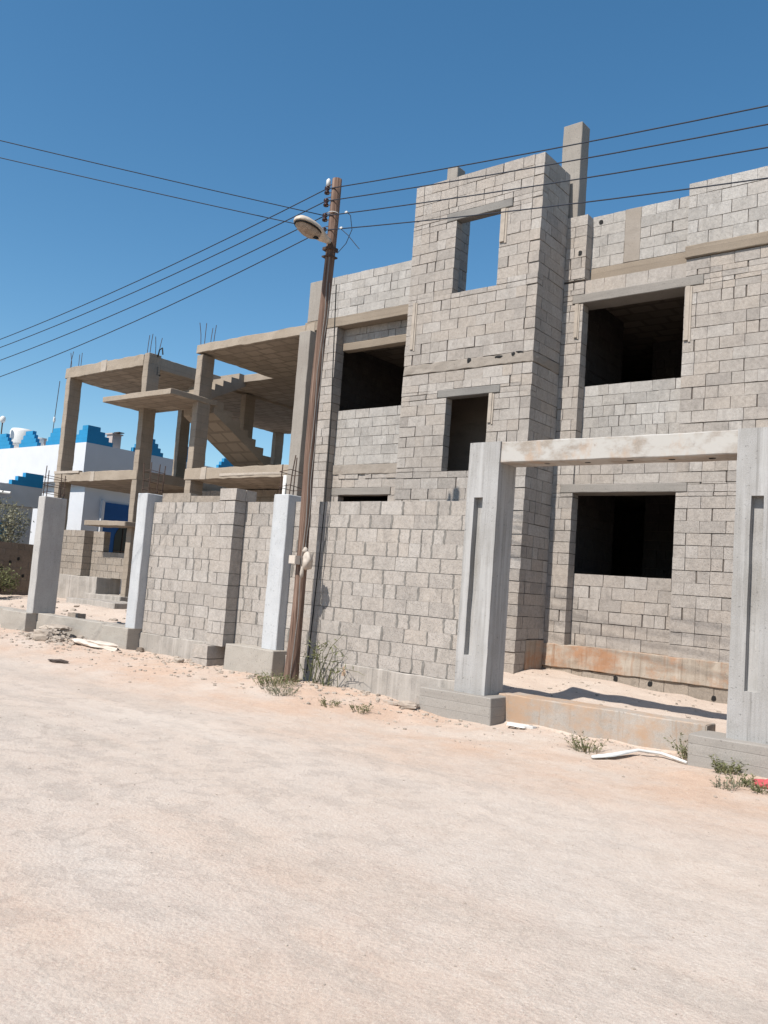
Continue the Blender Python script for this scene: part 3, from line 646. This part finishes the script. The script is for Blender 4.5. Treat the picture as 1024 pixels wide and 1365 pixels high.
for i in range(4):
    z0 = IZ[i]; L = 38
    d = 6.18; s = (z0 - tx[i]) / (d * (1 - d / L)); wire('power_line', (-8.93, PY - .07, z0), (-8.93 + L, PY - .07, z0), s * L / 4, .0085, '%s of the four power lines running right from the pole' % ordn[i], 'power lines along the street')
    d = 10.0; s = (z0 - lzx[i]) / (d * (1 - d / L)); wire('power_line', (-8.99, PY - .07, z0), (-8.99 - L, PY - .07, z0), s * L / 4, .0085, '%s of the four power lines running left from the pole' % ordn[i], 'power lines along the street')
for i, (q, z0) in enumerate((((-12.56, 5.69, 8.0), 7.33), ((-13.1, 5.97, 8.0), 7.10))):
    a = V((-9.0, PY - .06, z0)); b = V(q); e = a + (b - a) * 3.2
    wire('service_line', a, e, .10, .0075, ('upper' if i == 0 else 'lower') + ' of the two wires leaving the pole towards the upper left', 'service wires crossing the street')
for (z, dx, up2) in ((7.30, .34, 0), (7.07, .26, 1)):
    m = MB()
    if not up2: m.tube([(-8.5, PY - .07, 7.27), (-8.42, PY - .06, 7.2), (-8.42, PY, 7.0), (-8.52, PY, 6.8), (-8.68, PY, 6.68), (-8.8, PY, 6.72)], .006, 5)
    else: m.tube([(-8.6, PY - .07, 7.03), (-8.45, PY - .05, 6.9), (-8.3, PY, 6.72), (-8.24, PY, 6.66)], .006, 5)
    m.build('jumper_cable', M['wire'], up)
for (x, z) in ((-8.50, 7.262), (-8.58, 7.03)):
    m = MB(); m.lump((x, PY - .07, z), .03, .02, .02, x, .2); m.build('connector', M['pvc'], up)

# ------------------------------------------------------------------ neighbouring house
HX, HY, HT = -28.8, 17.6, 6.2
hs = empty('white_house', (-34, 22, .2), 'white rendered house with blue stepped battlements behind the open concrete frame', 'house')
m = MB(); m.box(-46, HX - .25, HY + .3, 36, 0, 4.66); m.build('wall', M['white'], hs)
m = MB(); m.box(-46, HX, HY, 36, 4.72, HT); m.build('parapet', M['white'], hs)
m = MB(); m.box(-46, HX - .08, HY + .12, 36, 4.58, 4.73); m.build('cornice', M['grey_render'], hs)
m = MB(); m.box(-36.5, -34.92, HY + .26, HY + .32, 3.2, 4.58); m.build('pink_panel', M['pink'], hs)
def merlon(axis, c, face, mat, half=False, sgn=1):
    mm = MB(); hw = (.72, .58, .44, .28)
    for i, w in enumerate(hw):
        z0, z1 = HT - .003 + i * .165, HT + (i + 1) * .165
        a, b = (c - w, c + w)
        if half: a, b = (c, c + sgn * w * 1.35) if sgn > 0 else (c - w * 1.35, c)
        if axis == 'x': mm.box(a, b, face, face + .16, z0, z1)
        else: mm.box(face - .16, face, a, b, z0, z1)
    return mm.build('battlement', M[mat], hs)
for c in (-43.7, -41.6, -39.5, -37.4, -35.25, -33.1, -31.0): merlon('x', c, HY + .002, 'blue')
merlon('x', HX + .002, HY + .004, 'blue', True, -1)
merlon('y', HY + .165, HX + .002, 'blue', True, 1)
for c in (20.4, 22.6, 24.8, 27.0): merlon('y', c, HX + .002, 'blue')
m = MB(); m.box(-60, -37.3, 23, 23.3, HT - 1, 7.35)
for c in range(11):
    for i, w_ in enumerate((.72, .58, .44, .28)): m.box(-59 + c * 2.1 - w_, -59 + c * 2.1 + w_, 23, 23.3, 7.35 + i * .17, 7.52 + i * .17)
m.build('back_parapet', M['pink'], hs)
m = MB(); m.box(-60, HX - .3, HY + .2, 36, HT - .7, HT - .6); m.build('roof', M['grey_render'], hs)
m = MB(); m.box(-29.6, -29.2, 18.95, 19.35, HT - .1, 6.78); m.box(-29.65, -29.15, 18.9, 19.4, 6.78, 6.83); m.build('roof_vent', M['pink'], hs)
m = MB(); m.box(-29.3, -28.95, 19.05, 19.3, 6.85, 6.88); m.build('vent_cover', M['steel'], hs)
# blue window surround on the shaded side
ws = MB(); ws.box(HX - .26, HX - .19, 18.75, 21.3, 1.2, 4.05); wsur = ws.build('window', M['blue_dark'], hs)
m = MB(); N = 12
prof = [(19.35, 1.3), (20.75, 1.3), (20.75, 2.7)] + [(20.05 + .7 * math.cos(k / N * math.pi), 2.7 + .6 * math.sin(k / N * math.pi)) for k in range(1, N)] + [(19.35, 2.7)]
kk = len(prof); m.add([(HX - .17, y, z) for y, z in prof] + [(HX - .25, y, z) for y, z in prof], [tuple(range(kk)), tuple(range(kk, 2 * kk))[::-1]] + [(i, i + kk, (i + 1) % kk + kk, (i + 1) % kk) for i in range(kk)])
m.build('pane', M['glass_dark'], wsur)
m = MB()
for y in (19.7, 20.05, 20.4): m.tube([(HX - .15, y, 1.3), (HX - .15, y, 3.1)], .015, 5)
m.tube([(HX - .15, 19.35, 2.2), (HX - .15, 20.75, 2.2)], .015, 5); m.build('grille', M['steel'], wsur)
m = MB(); m.box(HX - .25, HX - .10, 18.62, 18.74, 1.2, 4.1); m.build('frame', M['white'], wsur)
# roof things
m = MB(); m.tube([(-38.3, 20, 6.9), (-38.3, 20, 7.0), (-38.3, 20, 7.55), (-38.3, 20, 7.68), (-38.3, 20, 7.7)], [.5, .52, .52, .45, .1], 20)
wt = m.build('water_tank', M['pvc'], None, True); tag(wt, 'large round white water tank on the white house roof', 'tank', 'roof tanks')
m = MB(); m.tube([(-37.1, 20, 6.9), (-37.1, 20, 7.22), (-37.1, 20, 7.3)], [.42, .42, .1], 16); tag(m.build('water_tank', M['pvc'], None, True), 'small low white water tank right of the large roof tank', 'tank', 'roof tanks')
rp = empty('roof_antenna', (-31.5, 17.9, HT), 'thin aerial mast standing on the roof of the white house', 'antenna')
m = MB(); m.tube([(-31.85, 17.9, HT), (-31.8, 17.9, 7.2), (-31.7, 17.9, 8.9)], .015, 5); m.build('mast', M['steel'], rp)
m = MB(); m.lump((-31.8, 17.9, 7.32), .06, .05, .13, 4, .3); m.build('mount', M['pvc'], rp)
rl = empty('roof_lamp', (-38.25, 19, 6.2), 'globe lamp on a short post above the white house at the left edge', 'lamp')
m = MB(); m.tube([(-38.25, 19, 6.2), (-38.25, 19, 7.85)], .03, 8); m.build('post', M['steel'], rl)
m = MB(); m.tube([(-38.25, 19, 7.8), (-38.25, 19, 7.9), (-38.25, 19, 8.05), (-38.25, 19, 8.12)], [.06, .12, .12, .05], 12); m.build('globe', M['pvc'], rl, True)
# low annex with one blue stepped battlement, in shade
ax = empty('garden_annex', (-30, 13, .2), 'low pale grey annex with a dark blue stepped battlement at the left edge', 'building')
m = MB(); m.box(-34, -27.12, 8.5, 14.85, 0, 3.36); m.build('wall', M['grey_render'], ax)
m = MB(); m.box(-34, -27, 8.4, 15.05, 3.365, 4.05); m.build('parapet', M['grey_render'], ax)
m = MB()
for i, (a, b) in enumerate(((13.95, 15.04), (14.15, 15.04), (14.4, 15.04))): m.box(-27.2, -26.995, a, b, 4.047 + i * .15, 4.2 + i * .15)
m.build('battlement', M['blue'], ax)
m = MB(); m.box(-27.15, -27.08, 12.2, 14.0, 1.0, 2.75); m.build('door', M['blue'], ax)
m = MB(); m.tube([(-27.1, 13.4, 3.75), (-26.6, 13.75, 3.72)], .05, 8); m.build('drain_spout', M['pvc'], ax)
# plot wall
pw = empty('plot_wall', (-25.1, 11.9, .2), 'dark brown block wall running back in shade at the far left of the plot', 'wall')
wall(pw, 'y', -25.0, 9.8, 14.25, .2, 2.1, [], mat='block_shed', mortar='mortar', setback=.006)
for (y, z) in ((12.75, 1.65), (13.4, 1.62), (13.15, 1.5), (12.9, 1.3), (13.6, 1.1)):
    m = MB(); m.lump((-24.998, y, z), .007, .05, .06, y * 7, .3); m.build('drilled_hole', M['black'], pw)

# ------------------------------------------------------------------ plants
def blade(mb, p, d, L, w, droop, n=4):
    d = V(d).normalized(); side = d.cross(V((0, 0, 1)));
    if side.length < .05: side = V((1, 0, 0))
    side.normalize(); vs = []; q = V(p)
    for i in range(n + 1):
        t = i / n; ww = w * (1 - t) ** .6 if i < n else 0.0004
        vs += [q - side * ww, q + side * ww]; q = q + d * (L / n); d = (d + V((0, 0, -droop / n))).normalized()
    mb.add(vs, [(2 * i, 2 * i + 1, 2 * i + 3, 2 * i + 2) for i in range(n)])
def leafq(mb, p, d, L, w):
    d = V(d).normalized(); s_ = d.cross(V((U(-1, 1), U(-1, 1), U(-.2, 1)))).normalized() * w; p = V(p)
    mb.add([p, p + d * L * .5 + s_, p + d * L, p + d * L * .5 - s_], [(0, 1, 2, 3)])
def weed(x, y, r, h, n, label, mat='leaf', leafy=.5, dry=.2):
    n = int(n * 1.7)
    z = gz(x, y) - .01; w = empty('weed', (x, y, z), label, 'plant', 'roadside weeds')
    gm = MB(); sm = MB()
    for i in range(n):
        a = U(0, 6.283); rr = r * math.sqrt(rnd()) * .5; p = V((x + rr * math.cos(a), y + rr * math.sin(a), z))
        d = V((math.cos(a) * U(.1, .9), math.sin(a) * U(.1, .9), U(.5, 1.1))); L = h * U(.5, 1.1)
        if rnd() < leafy:
            e = p + d.normalized() * L
            (sm if rnd() < dry else gm).tube([p, p.lerp(e, .5) + V((0, 0, .02)), e], [.003, .002, .001], 3)
            for k in range(7):
                t = U(.25, 1); leafq(gm, p.lerp(e, t), (U(-1, 1), U(-1, 1), U(-.2, .8)), U(.02, .05) * (h / .25) ** .5, U(.004, .010))
        else: blade(sm if rnd() < dry else gm, p, d, L, U(.003, .006), U(.4, 1.4))
    gm.build('leaves', M[mat], w)
    if sm.v: sm.build('stalks', M['straw'], w)
    return w
weed(-8.75, 8.72, .6, .20, 85, 'wide clump of green weeds around the foot of the utility pole', dry=.3)
weed(-8.25, 8.35, .40, .15, 40, 'dusty low weed clump in the sand just in front of the pole weeds', 'leaf_pale')
weed(-7.32, 8.30, .22, .12, 22, 'tiny weed sprig in the sand below the paint mark on the wall', dry=.3)
weed(-6.9, 8.42, .22, .13, 24, 'tiny weed sprig in the sand nearer the gateway than the other sprig', dry=.3)
weed(-4.08, 8.98, .30, .20, 50, 'spiky grass tuft in front of the gateway sill', 'leaf', .25, .3)
weed(-3.10, 9.5, .24, .30, 50, 'leafy green weed growing at the left corner of the right gate base')
weed(-2.62, 9.12, .22, .20, 40, 'bushy green weed growing in front of the right gate base', 'leaf')
weed(-2.38, 8.78, .18, .14, 22, 'small weed between the bushy weed and the red rag', 'leaf')
weed(-2.42, 8.42, .20, .10, 22, 'low sprawling weed nearest the street at the right edge', 'leaf_pale')
weed(-2.14, 8.55, .20, .12, 24, 'low green weed just below the red rag at the right edge', 'leaf')
# tall dry stalks leaning on the wall
ts = empty('dry_weed', (-8.35, 9.4, .12), 'tall arching dry stalks with few leaves against the block wall right of the pole', 'plant')
gm = MB(); sm = MB()
for i in range(24):
    x0 = U(-8.75, -8.1); p = V((x0, 9.36 + U(-.08, .06), .1)); e = p + V((U(-.35, .5), U(-.15, .05), U(.3, .85))); mid = p.lerp(e, .55) + V((U(-.1, .1), -.05, .12))
    e.z -= U(0, .2); sm.tube([p, mid, e, e + V((U(-.12, .15), -.03, -U(.02, .12)))], [.006, .005, .003, .002], 4)
    for k in range(4): leafq(gm, mid.lerp(e, rnd()), (U(-1, 1), U(-.6, .3), U(-.6, .6)), U(.05, .10), U(.006, .013))
sm.build('stalks', M['leaf'], ts); gm.build('leaves', M['leaf'], ts)
def bush(name, c, rx, ry, rz, n, mat, label, L=.09, base=None):
    b = empty(name, base or (c[0], c[1], c[2] - rz), label, 'shrub'); tm = MB(); lm = MB()
    root = V(base or (c[0], c[1], c[2] - rz))
    tips = []
    for i in range(16):
        d = V((U(-1, 1), U(-1, 1), U(-.2, 1))); d.normalize(); e = V((c[0] + d.x * rx * .85, c[1] + d.y * ry * .85, c[2] + d.z * rz * .9))
        mid = root.lerp(e, .5) + V((U(-.1, .1), U(-.1, .1), .1)); tm.tube([root, mid, e], [.02, .012, .004], 5); tips += [mid.lerp(e, t) for t in (.3, .6, .9, 1.0)]
    for i in range(n):
        p = random.choice(tips) + V((random.gauss(0, rx * .16), random.gauss(0, ry * .16), random.gauss(0, rz * .16)))
        leafq(lm, p, (U(-1, 1), U(-1, 1), U(-.3, 1)), L * U(.6, 1.3), L * .22)
    tm.build('stem', M['steel'], b); lm.build('foliage', M[mat], b)
bush('shrub', (-26.0, 13.1, 2.35), .6, 1.05, 1.0, 3000, 'leaf_pale', 'pale dusty shrub rising behind the dark plot wall', .10, (-26, 13.1, .3))
bush('shrub', (-23.9, 12.2, .85), .45, .75, .55, 1700, 'leaf', 'low green bush in front of the dark plot wall', .09, (-23.9, 12.2, .35))

# ------------------------------------------------------------------ litter and rubble
def stones(n, x0, x1, y0, y1, s0, s1, dense=1.0):
    mm = MB()
    for i in range(n):
        x, y = U(x0, x1), U(y0, y1); s = s0 + (s1 - s0) * rnd() ** 3
        mm.lump((x, y, gz(x, y) + s * .25), s * U(.7, 1.3), s * U(.7, 1.3), s * U(.4, .8), rnd() * 90, .45, 1)
    return mm
mm = stones(520, -17.2, -5.6, 8.0, 9.4, .006, .035)
for q in (stones(160, -5.4, -1.5, 7.9, 9.6, .005, .022), stones(420, -12.6, -5.9, 8.9, 9.5, .006, .045), stones(120, -5.4, -3.1, 9.35, 9.66, .006, .03), stones(700, -9, .3, 2.4, 6.5, .002, .007), stones(200, -7, -2.5, 10.1, 13.3, .008, .035), stones(150, -17, -10, 7.2, 9.2, .006, .03), stones(140, -12, -1.0, 3.0, 8.0, .004, .012), stones(90, -23, -14, 10, 13.5, .02, .10)): mm.add(q.v, q.f)
tag(mm.build('gravel', M['stone']), 'loose stones and grit scattered on the sand along the walls', 'gravel', kind='stuff')
mm = MB()
for i in range(260):
    a = U(0, 6.28); r = random.gauss(0, .5); x, y = -15.2 + r * 1.25 * math.cos(a), 9.0 + r * .42 * math.sin(a); y = min(y, 9.42)
    hgt = .20 * math.exp(-((x + 15.2) / .65) ** 2 - ((y - 9.1) / .35) ** 2); s = U(.02, .07)
    mm.lump((x, y, gz(x, y) + hgt * rnd()), s * U(.7, 1.5), s * U(.7, 1.4), s * U(.4, .9), rnd() * 90, .4, 1)
tag(mm.build('rubble_heap', M['stone']), 'heap of pale broken concrete rubble in front of the low kerb wall', 'rubble', kind='stuff')
def chunk(name, x, y, sx, sy, sz, mat, label, cat, rot=0.0, zo=0.0, rough=.3, group=None, flat=True):
    q = MB(); z = gz(x, y); q.lump((0, 0, 0), sx, sy, sz, x * 3 + y, rough, 3, flat); c, s = math.cos(rot), math.sin(rot)
    q.v = [(x + a * c - b * s, y + a * s + b * c, z + d + sz * .6 + zo) for a, b, d in q.v]
    return tag(q.build(name, M[mat]), label, cat, group)
chunk('broken_slab', -15.35, 9.18, .36, .22, .06, 'stone', 'flat piece of broken concrete slab lying on the rubble heap', 'rubble', .2, .16)
chunk('rubble_chunk', -15.1, 8.75, .20, .13, .12, 'stone', 'tallest pale chunk of rubble at the front of the heap', 'rubble', .5, .02)
chunk('flattened_sack', -13.75, 9.02, .62, .15, .08, 'cloth', 'long pale cement sack lying flat against the kerb', 'sack', -.02, 0, .55, None, False)
chunk('dark_rag', -12.5, 7.55, .17, .08, .03, 'rag', 'small dark rag lying on the street', 'rag', .3, 0, .6, None, False)
chunk('stone', -6.72, 9.2, .17, .08, .06, 'stone', 'flat grey stone at the foot of the wall left of the gateway', 'stone', .2, 0, .4)
chunk('stone', -7.05, 9.25, .15, .05, .03, 'sill', 'thin pale stone flake left of the flat grey stone', 'stone', .1, 0, .4)
chunk('broken_block', -11.3, 9.0, .09, .06, .05, 'stone', 'small dark stone lying in front of the pilaster', 'stone', .4)
chunk('hollow_block', -12.95, 9.42, .08, .06, .05, 'block_shed', 'small dark lump against the wall footing right of the second post', 'stone', .4)
chunk('red_rag', -2.12, 8.95, .17, .10, .05, 'red', 'faded red rag lying at the right edge by the weeds', 'rag', .3, 0, .6, None, False)
for (x, y, l) in ((-17.0, 10.6, 'dark hollow block lying in the yard behind the kerb wall'), ):
    hb = empty('hollow_block', (x, y, gz(x, y)), l, 'block'); z = gz(x, y); m = MB()
    m.box(x - .2, x + .2, y - .1, y - .07, z, z + .2, .004); m.box(x - .2, x + .2, y + .07, y + .1, z, z + .2, .004)
    for q in (-.2, -.015, .17): m.box(x + q, x + q + .03, y - .07, y + .07, z, z + .2, .003)
    m.build('shell', M['block_tan'], hb)
# white bent plastic strip in front of the gate, and a paper scrap
m = MB(); path = [(-3.72, 8.47), (-3.60, 8.62), (-3.56, 8.78), (-3.54, 9.0), (-3.48, 9.22), (-3.36, 9.36), (-3.2, 9.34), (-3.06, 9.26)]
wd = (.05, .15, .10, .05, .042, .042, .04, .02); vs = []
path = [(-3.85, 8.62), (-3.72, 8.78), (-3.63, 8.94), (-3.55, 9.12), (-3.46, 9.24), (-3.36, 9.30), (-3.22, 9.30), (-3.06, 9.24)]
for i, (x, y) in enumerate(path):
    a = V(path[max(i - 1, 0)]); b = V(path[min(i + 1, len(path) - 1)]); d = (b - a).normalized(); nrm = V((-d.y, d.x)) * wd[i] * .55; z = gz(x, y) + .02 + .03 * math.sin(i / 7 * math.pi)
    vs += [(x - nrm.x, y - nrm.y, z), (x, y, z + .022), (x + nrm.x, y + nrm.y, z), (x, y, z - .012)]
fs = []
for i in range(len(path) - 1):
    for k in range(4): fs.append((i * 4 + k, i * 4 + (k + 1) % 4, (i + 1) * 4 + (k + 1) % 4, (i + 1) * 4 + k))
fs += [(0, 1, 2, 3), (28, 29, 30, 31)]; m.add(vs, fs)
tag(m.build('plastic_strip', M['pvc'], None, True), 'bent white plastic strip lying on the sand before the gateway', 'litter')
m = MB(); m.box(-5.35, -4.98, 9.42, 9.50, .055, .075, .012); m.box(-5.3, -5.05, 9.33, 9.38, .05, .065, .012); tag(m.build('white_scrap', M['pvc']), 'flat white scrap of board beside the left gate base', 'litter')

# ------------------------------------------------------------------ light, sky, camera
kx, ky, kz = .09, 1.0, 1.30
el = math.atan2(kz, math.hypot(kx, ky)); az_from = math.atan2(-kx, -ky)           # the sun stands behind the camera, a little left
S = bpy.data.lights.new('sun', 'SUN'); S.energy = 5.0; S.angle = R(.53); S.color = (1, .945, .872)
so = bpy.data.objects.new('sun', S); COL.objects.link(so); so.location = (0, -5, 20)
so.rotation_euler = V((kx, ky, -kz)).to_track_quat('-Z', 'Y').to_euler()
W = bpy.data.worlds.new('World'); sc.world = W; W.use_nodes = True; t = W.node_tree; bg = t.nodes['Background']
sk = t.nodes.new('ShaderNodeTexSky'); sk.sky_type = 'NISHITA'; sk.sun_disc = False; sk.sun_elevation = el; sk.sun_rotation = math.atan2(-kx, -ky)
sk.air_density = 1.0; sk.dust_density = .4; sk.ozone_density = 2.0
hv = t.nodes.new('ShaderNodeHueSaturation'); hv.inputs['Hue'].default_value = .491; hv.inputs['Saturation'].default_value = 1.25; hv.inputs['Value'].default_value = 1.40
t.links.new(sk.outputs[0], hv.inputs['Color']); t.links.new(hv.outputs[0], bg.inputs[0]); bg.inputs[1].default_value = .075
cam = bpy.data.cameras.new('camera'); co = bpy.data.objects.new('camera', cam); COL.objects.link(co); sc.camera = co
yaw, pitch, roll = R(-38.74553), R(4.92844), R(4.31852)
w = V((math.sin(yaw) * math.cos(pitch), math.cos(yaw) * math.cos(pitch), math.sin(pitch))); r0 = V((math.cos(yaw), -math.sin(yaw), 0)); u0 = r0.cross(w)
r = r0 * math.cos(roll) + u0 * math.sin(roll); u = -r0 * math.sin(roll) + u0 * math.cos(roll)
from mathutils import Matrix
co.matrix_world = Matrix(((r.x, u.x, -w.x, 0), (r.y, u.y, -w.y, 0), (r.z, u.z, -w.z, 1.66), (0, 0, 0, 1)))
cam.sensor_fit = 'VERTICAL'; cam.sensor_height = 24; cam.lens = 24 * 1126.03 / 1365; cam.clip_end = 2000; cam.clip_start = .05
sc.view_settings.view_transform = 'Standard'; sc.view_settings.look = 'None'; sc.view_settings.exposure = .45; sc.view_settings.gamma = 1
sc.render.resolution_x = 768; sc.render.resolution_y = 1024
